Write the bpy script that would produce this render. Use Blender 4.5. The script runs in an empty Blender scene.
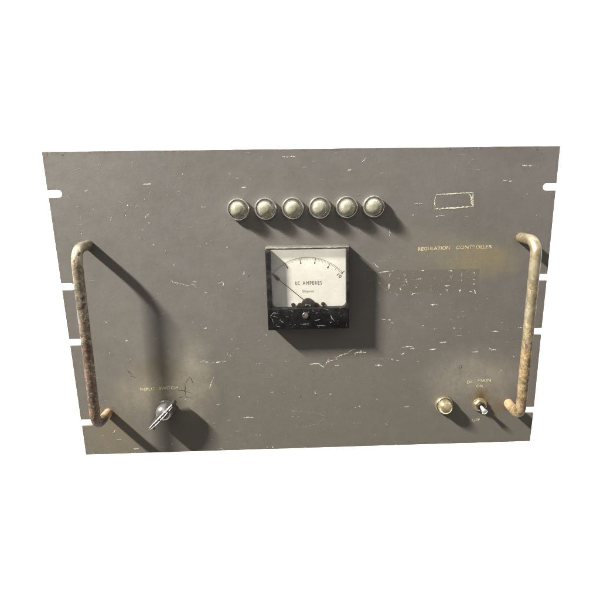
import bpy, bmesh, math, random
from mathutils import Vector, Matrix

# ------------------------------------------------------------------ data
# Flat coordinates on the face of the rack panel, in millimetres: x to the
# right and y downwards from its top left corner, h = height above the face.
PW, PH, PT = 482.6, 310.4, 3.2
BASE_Z = 0.85
SCRATCHES = [
(0.9,1,[(88.8,30.2),(91.6,30.0),(96.3,30.0)]),
(0.9,1,[(94.0,37.3),(94.5,38.2)]),
(0.7,0.7,[(79.9,10.3),(81.3,10.7)]),
(0.5,0.6,[(63.1,45.2),(65.8,45.7),(68.4,47.4)]),
(1.1,1,[(72.0,49.0),(73.1,49.4)]),
(0.6,0.7,[(55.6,59.9),(54.8,63.7)]),
(0.5,0.6,[(81.4,48.2),(79.8,51.4)]),
(0.6,0.8,[(87.6,61.0),(89.2,59.5),(91.5,57.3)]),
(0.8,0.8,[(90.3,65.7),(91.4,66.0)]),
(1.0,1,[(83.8,72.2),(84.7,73.0)]),
(0.7,0.8,[(34.1,35.9),(36.9,35.1)]),
(0.4,0.6,[(15.0,41.5),(17.5,39.9),(21.0,37.9)]),
(0.4,0.6,[(16.8,38.1),(19.5,41.8)]),
(0.5,0.7,[(24.4,50.1),(27.2,49.8)]),
(0.6,0.7,[(39.5,52.2),(41.7,53.4)]),
(0.4,0.5,[(28.1,57.6),(27.2,61.3)]),
(0.5,0.6,[(27.0,66.0),(26.4,67.9)]),
(0.6,0.7,[(119.7,38.0),(123.1,36.8)]),
(0.7,0.7,[(141.2,51.5),(143.3,52.6),(146.4,51.2)]),
(0.5,0.6,[(129.2,71.5),(133.1,70.2)]),
(0.9,0.9,[(69.2,57.7),(69.9,59.6)]),
(0.5,0.7,[(30.5,93.4),(33.8,93.3)]),
(0.5,0.7,[(26.5,121.2),(30.4,120.9),(36.1,121.6)]),
(0.8,0.9,[(110.5,107.0),(111.4,107.4)]),
(0.6,0.9,[(105.8,121.3),(108.5,123.9),(113.3,125.3),(121.0,127.2),(123.8,128.2)]),
(0.5,0.8,[(123.8,128.2),(127.9,126.1),(130.6,129.9)]),
(0.8,0.9,[(128.3,123.9),(131.5,124.4)]),
(0.7,1,[(138.5,135.2),(141.9,135.5)]),
(0.6,1,[(152.4,126.4),(155.4,125.1),(157.4,124.1)]),
(0.8,1,[(157.2,124.9),(157.8,126.9),(157.1,128.9)]),
(1.1,1,[(177.9,115.9),(178.7,115.1)]),
(0.5,0.8,[(177.0,118.3),(179.1,115.9)]),
(0.8,0.9,[(162.9,90.3),(163.9,90.8)]),
(0.7,0.8,[(55.8,183.6),(58.4,183.3)]),
(0.9,1,[(38.4,163.2),(39.4,163.7)]),
(0.8,1,[(38.0,195.6),(38.9,196.0)]),
(0.5,0.7,[(21.6,222.8),(25.7,222.4),(29.7,222.9)]),
(0.4,0.6,[(43.0,178.0),(50.9,178.8)]),
(0.9,0.9,[(159.8,201.3),(160.4,203.1)]),
(0.5,0.8,[(128.7,208.6),(131.4,207.1),(133.7,207.0)]),
(0.8,1,[(134.2,208.5),(137.4,208.2)]),
(0.7,0.9,[(140.4,209.1),(144.0,209.0)]),
(1.0,1,[(145.0,208.9),(149.6,208.5)]),
(0.9,1,[(151.8,208.3),(155.9,207.8)]),
(0.4,0.6,[(133.0,206.1),(138.7,211.1),(142.9,210.1)]),
(0.9,1,[(136.4,237.4),(137.8,234.3),(139.1,230.5)]),
(0.5,0.8,[(139.1,230.5),(141.7,225.0)]),
(0.9,1,[(165.8,247.7),(167.1,248.7)]),
(0.5,0.7,[(161.5,243.5),(163.5,244.0)]),
(1.0,1,[(143.0,256.2),(146.1,255.8)]),
(0.4,0.6,[(146.1,256.0),(149.4,253.4)]),
(0.8,1,[(170.0,272.0),(174.7,271.7),(180.8,272.2)]),
(0.8,0.8,[(199.7,244.2),(203.2,243.6)]),
(0.6,0.8,[(188.8,211.1),(190.0,212.0)]),
(0.35,0.5,[(186.4,223.2),(193.6,223.8),(199.8,223.8)]),
(0.8,0.8,[(200.8,224.2),(201.9,224.5)]),
(0.6,0.7,[(152.3,274.6),(156.1,274.4)]),
(0.5,0.6,[(160.5,288.1),(166.4,287.6)]),
(0.45,0.6,[(174.2,292.8),(185.4,293.0)]),
(0.6,0.7,[(167.7,303.8),(170.5,303.2)]),
(0.7,0.8,[(134.5,296.5),(135.8,297.3)]),
(1.0,1,[(198.7,307.8),(200.2,307.7)]),
(0.7,0.8,[(192.9,307.8),(194.2,307.8)]),
(0.7,0.9,[(140.7,307.5),(145.6,307.4)]),
(0.6,0.8,[(220.4,265.7),(224.7,266.1),(229.4,266.7)]),
(0.7,0.8,[(220.9,272.2),(222.8,272.7)]),
(0.4,0.6,[(225.1,235.2),(226.0,240.9)]),
(0.4,0.5,[(225.1,251.1),(225.6,255.7)]),
(0.4,0.6,[(225.3,281.3),(228.4,286.1)]),
(0.35,0.5,[(193.9,193.0),(199.0,192.2)]),
(1.0,1,[(241.6,214.0),(244.7,213.2),(250.9,213.2)]),
(0.8,1,[(250.5,212.9),(253.0,215.4),(256.5,217.5)]),
(0.7,0.8,[(256.5,217.1),(258.8,212.3),(263.4,210.0),(269.0,209.2)]),
(1.1,1,[(269.2,207.1),(272.8,204.9),(280.7,202.3)]),
(0.7,0.9,[(280.5,202.5),(284.2,199.6),(289.4,197.9)]),
(0.6,0.8,[(268.2,205.9),(270.1,210.2)]),
(0.6,0.8,[(259.9,211.6),(260.9,207.9)]),
(1.3,1,[(287.9,202.9),(291.9,201.9),(295.6,201.8),(300.4,202.4)]),
(1.1,1,[(293.5,202.2),(295.2,199.6)]),
(1.0,1,[(267.1,215.4),(272.3,215.7)]),
(1.5,1,[(309.3,216.5),(312.4,216.8),(317.3,217.2)]),
(0.4,0.7,[(305.0,210.0),(312.3,208.8),(320.7,209.2),(327.0,210.1)]),
(1.2,1,[(326.6,210.3),(329.5,211.3)]),
(0.8,0.9,[(331.8,211.8),(334.8,211.4)]),
(0.8,0.9,[(337.1,197.4),(343.3,196.9),(348.6,197.3)]),
(0.9,1,[(345.1,199.2),(351.7,198.9)]),
(0.8,0.9,[(336.9,206.0),(337.7,204.2),(339.8,204.1)]),
(0.8,0.8,[(260.6,247.8),(263.9,247.7)]),
(0.8,0.9,[(311.3,254.8),(312.6,255.3)]),
(0.8,0.7,[(288.1,264.3),(289.6,263.9)]),
(0.9,0.8,[(292.8,262.4),(294.3,262.6)]),
(0.7,0.6,[(301.3,260.8),(302.4,260.6)]),
(0.8,0.8,[(341.7,264.8),(346.9,264.5)]),
(1.0,1,[(321.7,284.4),(323.2,284.6)]),
(0.8,0.7,[(338.9,233.5),(341.0,233.8)]),
(0.8,0.9,[(353.9,213.1),(355.0,213.5)]),
(0.35,0.6,[(221.5,264.8),(235.2,267.1),(249.0,269.6),(258.1,272.5)]),
(0.35,0.6,[(257.5,272.4),(249.9,280.9),(240.2,283.5),(225.2,286.0)]),
(0.8,0.8,[(245.2,245.5),(247.3,246.5)]),
(1.1,1,[(366.2,154.0),(368.6,152.6),(372.2,152.5)]),
(1.0,1,[(390.0,177.9),(391.3,178.8)]),
(1.1,1,[(376.2,193.4),(383.2,192.9)]),
(1.0,1,[(365.4,200.8),(373.1,200.3)]),
(1.0,1,[(411.4,204.6),(417.1,204.3)]),
(0.9,1,[(428.2,200.0),(431.1,202.7),(436.4,202.6)]),
(0.8,1,[(430.5,203.8),(432.1,202.3)]),
(0.8,1,[(428.8,182.7),(432.4,182.4),(437.6,182.7)]),
(0.7,0.9,[(457.2,179.3),(461.4,179.0)]),
(0.8,0.7,[(383.8,213.2),(387.6,212.8)]),
(0.9,1,[(442.4,226.4),(444.1,225.8)]),
(0.8,0.8,[(440.1,228.8),(441.1,228.9)]),
(0.8,0.9,[(454.6,211.0),(456.7,210.7)]),
(0.7,0.7,[(456.9,218.0),(458.4,218.1)]),
(1.1,0.7,[(392.5,166.6),(395.6,166.3)]),
(0.6,0.7,[(398.0,165.7),(402.1,165.4)]),
(1.1,1,[(409.1,138.3),(410.3,141.4)]),
(0.9,0.9,[(393.8,139.4),(395.4,138.4)]),
(0.9,0.9,[(374.8,142.1),(376.0,141.7)]),
(0.6,0.7,[(369.7,178.1),(371.7,178.3)]),
(0.5,0.7,[(385.7,168.2),(388.9,169.3)]),
(0.6,0.7,[(394.0,186.2),(399.2,186.1)]),
(0.7,0.8,[(422.2,147.9),(423.4,147.5)]),
(0.5,0.6,[(369.1,190.4),(370.6,190.9)]),
(0.8,1,[(311.0,118.5),(316.0,118.0),(322.9,117.3),(327.9,116.8)]),
(0.8,1,[(323.0,119.5),(322.9,123.2)]),
(1.1,1,[(322.4,129.9),(322.1,135.4)]),
(0.9,0.9,[(335.4,132.4),(338.1,130.6)]),
(0.8,1,[(348.9,125.9),(354.7,125.6)]),
(0.9,0.9,[(352.6,117.5),(357.6,117.2)]),
(0.6,0.7,[(347.5,132.9),(351.5,131.5)]),
(0.9,1,[(382.8,117.9),(385.6,118.3)]),
(0.7,0.8,[(384.0,122.4),(385.0,126.5)]),
(0.7,0.9,[(395.4,120.1),(395.2,123.6)]),
(0.7,0.9,[(395.5,125.6),(395.3,129.3)]),
(0.9,1,[(407.5,119.8),(408.6,121.8)]),
(0.9,1,[(407.6,127.3),(409.0,127.6)]),
(0.8,0.9,[(407.2,131.8),(409.3,132.5)]),
(1.1,1,[(409.1,138.3),(410.3,142.0)]),
(1.1,1,[(393.9,139.8),(394.9,136.5)]),
(0.9,1,[(378.5,133.5),(384.0,133.2)]),
(0.9,0.9,[(380.7,136.6),(382.0,139.3)]),
(0.9,0.9,[(374.6,142.3),(376.2,141.7)]),
(0.8,0.9,[(345.3,142.1),(346.7,140.7),(351.8,140.8)]),
(0.45,0.7,[(312.1,128.7),(316.2,133.9),(322.4,138.1),(329.5,141.8)]),
(0.9,0.9,[(312.1,128.7),(313.2,129.5)]),
(1.2,1,[(365.5,152.9),(371.6,152.5)]),
(0.8,1,[(313.7,166.1),(319.5,167.5)]),
(1.1,1,[(322.6,167.6),(324.6,167.8)]),
(0.8,0.9,[(324.9,170.6),(327.1,171.1)]),
(0.7,0.8,[(356.1,175.0),(359.2,174.4)]),
(0.7,0.8,[(369.3,178.5),(370.7,178.5)]),
(0.6,0.7,[(367.9,123.1),(368.5,127.1)]),
(0.7,0.8,[(339.2,125.5),(340.3,129.6)]),
(0.6,0.7,[(330.1,125.4),(332.1,123.4)]),
(0.6,0.7,[(353.8,140.2),(358.8,139.3)]),
(0.5,0.6,[(318.5,144.6),(311.4,146.5)]),
(0.6,0.8,[(333.4,134.6),(334.5,137.3)]),
(0.6,0.7,[(363.6,132.2),(366.8,134.3)]),
(0.7,0.8,[(329.9,140.7),(331.0,142.2)]),
(0.6,0.8,[(305.9,107.7),(309.5,111.8),(311.9,113.9)]),
(0.4,0.6,[(306.8,107.8),(316.8,106.6),(330.6,104.2)]),
(0.9,1,[(447.2,17.4),(452.1,17.7)]),
(0.8,0.9,[(454.0,17.9),(457.9,17.9)]),
(0.6,0.7,[(459.9,18.1),(464.7,17.7)]),
(0.7,0.8,[(429.9,30.7),(433.9,31.7)]),
(1.0,1,[(435.9,32.1),(438.8,31.8)]),
(0.5,0.6,[(393.3,16.8),(396.1,14.6),(400.0,10.7)]),
(0.4,0.5,[(396.7,10.1),(400.7,12.0)]),
(0.5,0.6,[(383.2,6.3),(388.0,6.9),(394.7,7.4)]),
(0.6,0.7,[(402.2,21.3),(407.6,20.8)]),
(0.7,0.8,[(365.2,64.3),(370.6,63.7),(375.1,63.5)]),
(0.6,0.7,[(395.2,65.0),(397.5,64.3)]),
(0.9,1,[(345.4,51.7),(348.7,51.3),(352.9,51.6)]),
(0.8,0.8,[(343.2,62.9),(345.5,62.3)]),
(0.8,0.9,[(280.7,19.8),(284.1,19.5)]),
(0.6,0.8,[(294.3,12.5),(296.2,10.9),(298.4,8.8)]),
(0.7,0.8,[(312.2,23.3),(314.7,22.4)]),
(0.7,0.9,[(321.3,76.6),(322.2,79.5),(321.8,82.4)]),
(0.5,0.6,[(355.8,35.3),(359.6,34.6)]),
(0.4,0.5,[(253.6,28.1),(260.8,27.6)]),
(0.4,0.5,[(356.5,4.2),(358.2,1.0)]),
(0.8,0.9,[(169.2,21.0),(170.7,21.4)]),
(0.6,0.7,[(175.7,25.6),(177.9,26.0)]),
(0.7,0.8,[(180.4,34.4),(185.0,34.3)]),
(0.5,0.7,[(184.3,3.0),(191.7,2.8)]),
(0.7,0.7,[(199.9,6.6),(201.7,7.0)]),
(0.9,0.9,[(219.8,6.8),(222.6,7.2)]),
(0.9,0.9,[(224.1,7.1),(232.1,6.8)]),
(0.5,0.6,[(238.4,16.8),(245.0,16.5)]),
(0.4,0.5,[(141.3,50.0),(143.9,53.4)]),
(0.5,0.6,[(268.9,3.3),(270.8,5.1)]),
(0.4,0.5,[(247.3,11.5),(252.9,11.2)]),
(0.7,0.9,[(32.8,293.6),(36.0,293.0),(40.1,293.5)]),
(0.6,0.6,[(17.6,288.6),(21.9,288.3)]),
(0.6,0.8,[(32.7,285.1),(34.5,281.7)]),
(0.8,0.8,[(51.5,304.9),(56.8,304.8)]),
(0.5,0.6,[(80.3,303.7),(85.5,304.4)]),
(0.6,0.7,[(113.8,216.1),(115.7,218.8),(117.4,218.2)]),
(0.6,0.7,[(130.3,223.2),(132.2,222.8)]),
(0.5,0.6,[(60.3,147.2),(61.9,150.3)]),
(0.5,0.7,[(36.5,149.8),(35.9,146.7)]),
(0.5,0.6,[(30.8,140.4),(34.8,139.9)]),
(0.6,0.7,[(60.4,270.2),(62.6,269.1)]),
(0.4,0.6,[(84.4,141.6),(90.4,140.7)]),
(0.5,0.6,[(92.9,156.2),(98.9,155.3)]),
(0.5,0.6,[(131.6,168.6),(135.7,168.0)]),
(0.6,0.8,[(135.4,172.2),(138.4,171.9)]),
(0.5,0.7,[(123.9,164.8),(125.2,166.3)]),
(0.4,0.6,[(178.5,135.5),(174.4,137.4)]),
(0.5,0.6,[(160.5,154.6),(164.5,155.3)]),
(0.6,0.6,[(169.8,131.2),(171.8,131.7)]),
(0.7,0.8,[(167.7,194.0),(168.9,194.4)]),
(0.6,0.8,[(197.1,179.2),(198.0,181.8)]),
(0.7,0.9,[(161.8,183.7),(163.0,184.6)]),
(0.5,0.6,[(152.3,207.7),(150.3,205.4)]),
(0.6,0.8,[(216.5,209.4),(217.3,209.9)]),
(0.6,0.7,[(236.0,213.7),(237.4,213.5)]),
]
GREASE_MARKS = [
(0.6,[(111.6,230.9),(111.2,238.7),(110.9,245.4)]),
(0.6,[(102.8,238.4),(110.9,239.8),(118.9,243.0)]),
(0.45,[(112.3,230.4),(115.1,226.5),(117.3,223.7)]),
(0.6,[(117.7,224.4),(119.0,228.2),(119.8,231.8)]),
(0.5,[(103.0,247.5),(109.4,246.1),(117.5,247.9)]),
(0.5,[(55.8,216.0),(59.4,221.0)]),
(0.5,[(54.1,213.8),(56.5,219.3)]),
(0.5,[(56.3,221.5),(63.2,223.5)]),
(0.8,[(68.6,59.6),(69.8,56.8)]),
(1.0,[(17.6,3.5),(19.8,3.2)]),
(0.7,[(460.3,2.3),(461.1,4.5)]),
(0.8,[(465.6,7.2),(466.5,7.3)]),
(0.6,[(4.9,0.4),(4.8,4.7)]),
(0.6,[(397.9,219.8),(400.0,219.2),(401.2,221.5),(399.1,222.8),(397.8,220.9)]),
(0.5,[(184.3,117.4),(182.2,120.4)]),
(0.5,[(382.1,221.6),(384.3,222.3)]),
(0.5,[(300.4,53.3),(304.2,53.7)]),
(0.6,[(230.4,247.8),(231.4,251.3)]),
(0.6,[(247.3,247.2),(248.3,249.5)]),
(0.7,[(244.6,220.1),(245.6,222.3)]),
]
TAG_OUTLINE = [
[(365.3,44.8),(366.2,43.5),(375.5,43.1),(387.1,42.5),(396.8,42.2),(401.6,41.9)],
[(401.6,41.9),(401.8,48.1),(402.6,55.4)],
[(402.6,55.2),(391.7,56.0),(380.0,56.7),(367.4,57.3),(365.4,56.1)],
[(365.4,56.3),(364.8,51.4),(365.3,44.8)],
[(396.8,42.8),(399.4,44.7),(400.4,47.7),(400.3,51.9),(402.2,54.2)],
]
KEY_EL, KEY_AZ, KEY_D, KEY_P, KEY_SIZE = 24.0, 43.0, 1.5, 41.0, .16
BACK_P, WORLD_S = 130.0, .62
CAM_P = (239.94, 30.165, -467.59)
CAM_R = ((0.9992934, 0.0130653, -0.0352423), (-0.0211032, 0.9709303, -0.2384304), (0.0311026, 0.2390056, 0.9705199))
KEY_EL, KEY_AZ, KEY_D, KEY_P, KEY_SIZE = 19.3, 43.6, 2.8, 335.0, (.11, .34)
BACK_P, WORLD_S = 300.0, .66
random.seed(7)
scene = bpy.context.scene
COL = scene.collection
PI = math.pi

def P(x, y, h=0.0):
    return Vector(((x - PW / 2) / 1000, -h / 1000, (PH - y) / 1000))

# ------------------------------------------------------------------ helpers
def link_mesh(name, bm, mat, parent=None, smooth=None, loc=None):
    me = bpy.data.meshes.new(name)
    bm.normal_update()
    bm.to_mesh(me)
    bm.free()
    if smooth is not None:
        me.polygons.foreach_set('use_smooth', [True] * len(me.polygons))
        if smooth < 180:
            me.set_sharp_from_angle(angle=math.radians(smooth))
    mats = mat if isinstance(mat, (list, tuple)) else [mat]
    for m in mats:
        me.materials.append(m)
    o = bpy.data.objects.new(name, me)
    COL.objects.link(o)
    if parent:
        o.parent = parent
    if loc is not None:
        o.location = loc
    return o

def lathe(bm, prof, seg=64, center=(0, 0), mat=0, facet=None):
    """revolve (radius mm, height mm) about the panel normal"""
    rings = []
    cx, cz = center
    for r, h in prof:
        if r < 1e-6:
            rings.append([bm.verts.new((cx, -h / 1000, cz))])
        else:
            ring = []
            for k in range(seg):
                a = 2 * PI * k / seg
                rr = r * (1 + (facet(a, r, h) if facet else 0))
                ring.append(bm.verts.new((cx + rr / 1000 * math.cos(a), -h / 1000, cz + rr / 1000 * math.sin(a))))
            rings.append(ring)
    for A, B in zip(rings, rings[1:]):
        for k in range(seg):
            j = (k + 1) % seg
            if len(A) == 1 and len(B) == 1:
                continue
            if len(A) == 1:
                f = bm.faces.new((A[0], B[j], B[k]))
            elif len(B) == 1:
                f = bm.faces.new((A[k], A[j], B[0]))
            else:
                f = bm.faces.new((A[k], A[j], B[j], B[k]))
            f.material_index = mat
    bmesh.ops.recalc_face_normals(bm, faces=bm.faces[:])

def box(bm, x0, x1, y0, y1, h0, h1, bevel=0.0, seg=2):
    """axis-aligned block in panel millimetres"""
    vs = [bm.verts.new(P(x, y, h)) for x in (x0, x1) for y in (y0, y1) for h in (h0, h1)]
    idx = [(0, 1, 3, 2), (4, 6, 7, 5), (0, 4, 5, 1), (2, 3, 7, 6), (0, 2, 6, 4), (1, 5, 7, 3)]
    fs = [bm.faces.new([vs[i] for i in f]) for f in idx]
    bmesh.ops.recalc_face_normals(bm, faces=fs)
    if bevel:
        es = list({e for f in fs for e in f.edges})
        bmesh.ops.bevel(bm, geom=es, offset=bevel / 1000, segments=seg, affect='EDGES', profile=0.5)

def prism(bm, outline, h0, h1, bevel=0.0):
    """outline (list of panel x, y) extruded between two heights"""
    lo = [bm.verts.new(P(x, y, h0)) for x, y in outline]
    hi = [bm.verts.new(P(x, y, h1)) for x, y in outline]
    n = len(outline)
    fs = [bm.faces.new(hi), bm.faces.new(lo[::-1])]
    for k in range(n):
        fs.append(bm.faces.new((lo[k], lo[(k + 1) % n], hi[(k + 1) % n], hi[k])))
    bmesh.ops.recalc_face_normals(bm, faces=fs)
    if bevel:
        top = fs[0]
        bmesh.ops.bevel(bm, geom=list(top.edges), offset=bevel / 1000, segments=2, affect='EDGES', profile=0.5)

def tube(bm, pts, rad, seg=28, rough=0.0):
    rings = []
    n = len(pts)
    up = Vector((1, 0, 0))
    for i, p in enumerate(pts):
        d = (pts[min(i + 1, n - 1)] - pts[max(i - 1, 0)]).normalized()
        u = (up - d * up.dot(d)).normalized()
        v = d.cross(u)
        ring = []
        for k in range(seg):
            a = 2 * PI * k / seg
            ring.append(bm.verts.new(p + (u * math.cos(a) + v * math.sin(a)) * rad * (1 + random.uniform(-rough, rough))))
        rings.append(ring)
    for A, B in zip(rings, rings[1:]):
        for k in range(seg):
            bm.faces.new((A[k], A[(k + 1) % seg], B[(k + 1) % seg], B[k]))
    bm.faces.new(rings[0][::-1])
    bm.faces.new(rings[-1])
    bmesh.ops.recalc_face_normals(bm, faces=bm.faces[:])

def ribbon(bm, pts, w, h, step=0.55, ragged=0.45, gap=0.0, at=P):
    """thin ragged stroke of varying width lying h mm above the face"""
    dense = []
    for (x0, y0), (x1, y1) in zip(pts, pts[1:]):
        L = math.hypot(x1 - x0, y1 - y0)
        n = max(1, int(L / step))
        for k in range(n):
            t = k / n
            dense.append((x0 + (x1 - x0) * t + random.gauss(0, .15), y0 + (y1 - y0) * t + random.gauss(0, .13)))
    dense.append(pts[-1])
    if len(dense) < 3:
        (x0, y0), (x1, y1) = dense[0], dense[-1]
        dense = [(x0, y0), ((x0 + x1) / 2, (y0 + y1) / 2), (x1, y1)]
    n = len(dense)
    prev = None
    for i, (x, y) in enumerate(dense):
        a, b = dense[max(i - 1, 0)], dense[min(i + 1, n - 1)]
        dx, dy = b[0] - a[0], b[1] - a[1]
        L = math.hypot(dx, dy) or 1
        e = .22 + .85 * math.sin(PI * (i + .5) / n) ** .7
        hw = w * .5 * e * (1 + random.uniform(-ragged, ragged))
        off = random.uniform(-.12, .12) * w
        nx, ny = -dy / L, dx / L
        cur = (bm.verts.new(at(x + nx * (hw + off), y + ny * (hw + off), h)), bm.verts.new(at(x - nx * (hw - off), y - ny * (hw - off), h)))
        if prev and random.random() >= gap:
            f = bm.faces.new((prev[0], prev[1], cur[1], cur[0]))
        prev = cur
    
def fleck(bm, x, y, r, h, stretch=1.5, ang=0.0):
    n = random.randint(5, 8)
    vs = []
    for k in range(n):
        a = 2 * PI * k / n
        rr = r * random.uniform(.45, 1.2)
        u, v = rr * stretch * math.cos(a), rr * math.sin(a)
        vs.append(bm.verts.new(P(x + u * math.cos(ang) - v * math.sin(ang), y + u * math.sin(ang) + v * math.cos(ang), h)))
    bm.faces.new(vs)

def face_viewer(bm):
    for f in bm.faces:
        f.normal_update()
        if f.normal.y > 0:
            f.normal_flip()

def text_bm(body, x0, x1, yb, cap, h, spacing=1.0, slope=0.0, shear=0.0, thin=0.0):
    """flat lettering with its baseline at yb, squeezed to span x0..x1 (mm)"""
    cu = bpy.data.curves.new('lettering', 'FONT')
    cu.body = body
    cu.size = 1.0
    cu.space_character = spacing
    cu.shear = shear
    cu.offset = thin
    cu.resolution_u = 3
    ob = bpy.data.objects.new('lettering', cu)
    COL.objects.link(ob)
    bpy.context.view_layer.update()
    me = bpy.data.meshes.new_from_object(ob.evaluated_get(bpy.context.evaluated_depsgraph_get()))
    bpy.data.objects.remove(ob)
    bpy.data.curves.remove(cu)
    bm = bmesh.new()
    bm.from_mesh(me)
    bpy.data.meshes.remove(me)
    xs = [v.co.x for v in bm.verts]
    xa, xb = min(xs), max(xs)
    for v in bm.verts:
        t = (v.co.x - xa) / (xb - xa)
        x = x0 + (x1 - x0) * t
        y = yb - v.co.y / 0.70 * cap + slope * t
        v.co = P(x, y, h)
    face_viewer(bm)
    return bm

# ------------------------------------------------------------------ node helpers
class NT:
    def __init__(self, name):
        self.m = bpy.data.materials.new(name)
        self.m.use_nodes = True
        self.t = self.m.node_tree
        self.t.nodes.clear()
        self.out = self.n('ShaderNodeOutputMaterial')
        self.tc = self.n('ShaderNodeTexCoord')
    def n(self, kind, **kw):
        nd = self.t.nodes.new(kind)
        for k, v in kw.items():
            setattr(nd, k, v)
        return nd
    def set(self, sock, v):
        if hasattr(v, 'is_output') or isinstance(v, bpy.types.NodeSocket):
            self.t.links.new(v, sock)
        elif isinstance(v, (tuple, list)) and len(v) == 3 and sock.type == 'RGBA':
            sock.default_value = (*v, 1)
        else:
            sock.default_value = v
    def math(self, op, a, b=0.0, c=None, clamp=False):
        nd = self.n('ShaderNodeMath', operation=op, use_clamp=clamp)
        self.set(nd.inputs[0], a)
        self.set(nd.inputs[1], b)
        if c is not None:
            self.set(nd.inputs[2], c)
        return nd.outputs[0]
    def mix(self, f, a, b, blend='MIX'):
        nd = self.n('ShaderNodeMix', data_type='RGBA', blend_type=blend)
        self.set(nd.inputs[0], f)
        self.set(nd.inputs[6], a)
        self.set(nd.inputs[7], b)
        return nd.outputs[2]
    def ramp(self, v, lo, hi, a=0.0, b=1.0, smooth=True):
        nd = self.n('ShaderNodeMapRange', interpolation_type='SMOOTHSTEP' if smooth else 'LINEAR')
        self.set(nd.inputs[0], v)
        for i, q in enumerate((lo, hi, a, b)):
            self.set(nd.inputs[i + 1], q)
        return nd.outputs[0]
    def map(self, scale=(1, 1, 1), loc=(0, 0, 0), src=None):
        nd = self.n('ShaderNodeMapping')
        self.set(nd.inputs[0], src or self.tc.outputs['Object'])
        nd.inputs['Location'].default_value = loc
        nd.inputs['Scale'].default_value = scale
        return nd.outputs[0]
    def noise(self, scale, detail=3.0, rough=.55, vec=None, dist=0.0):
        nd = self.n('ShaderNodeTexNoise')
        self.set(nd.inputs['Vector'], vec or self.tc.outputs['Object'])
        nd.inputs['Scale'].default_value = scale
        nd.inputs['Detail'].default_value = detail
        nd.inputs['Roughness'].default_value = rough
        nd.inputs['Distortion'].default_value = dist
        return nd.outputs['Fac']
    def sep(self, v=None):
        nd = self.n('ShaderNodeSeparateXYZ')
        self.set(nd.inputs[0], v or self.tc.outputs['Object'])
        return nd.outputs
    def bump(self, h, strength, dist):
        nd = self.n('ShaderNodeBump')
        nd.inputs['Strength'].default_value = strength
        nd.inputs['Distance'].default_value = dist
        self.set(nd.inputs['Height'], h)
        return nd.outputs[0]
    def bsdf(self, **kw):
        nd = self.n('ShaderNodeBsdfPrincipled')
        for k, v in kw.items():
            self.set(nd.inputs[k.replace('_', ' ')], v)
        return nd.outputs[0]
    def done(self, sh):
        self.t.links.new(sh, self.out.inputs['Surface'])
        return self.m

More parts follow.
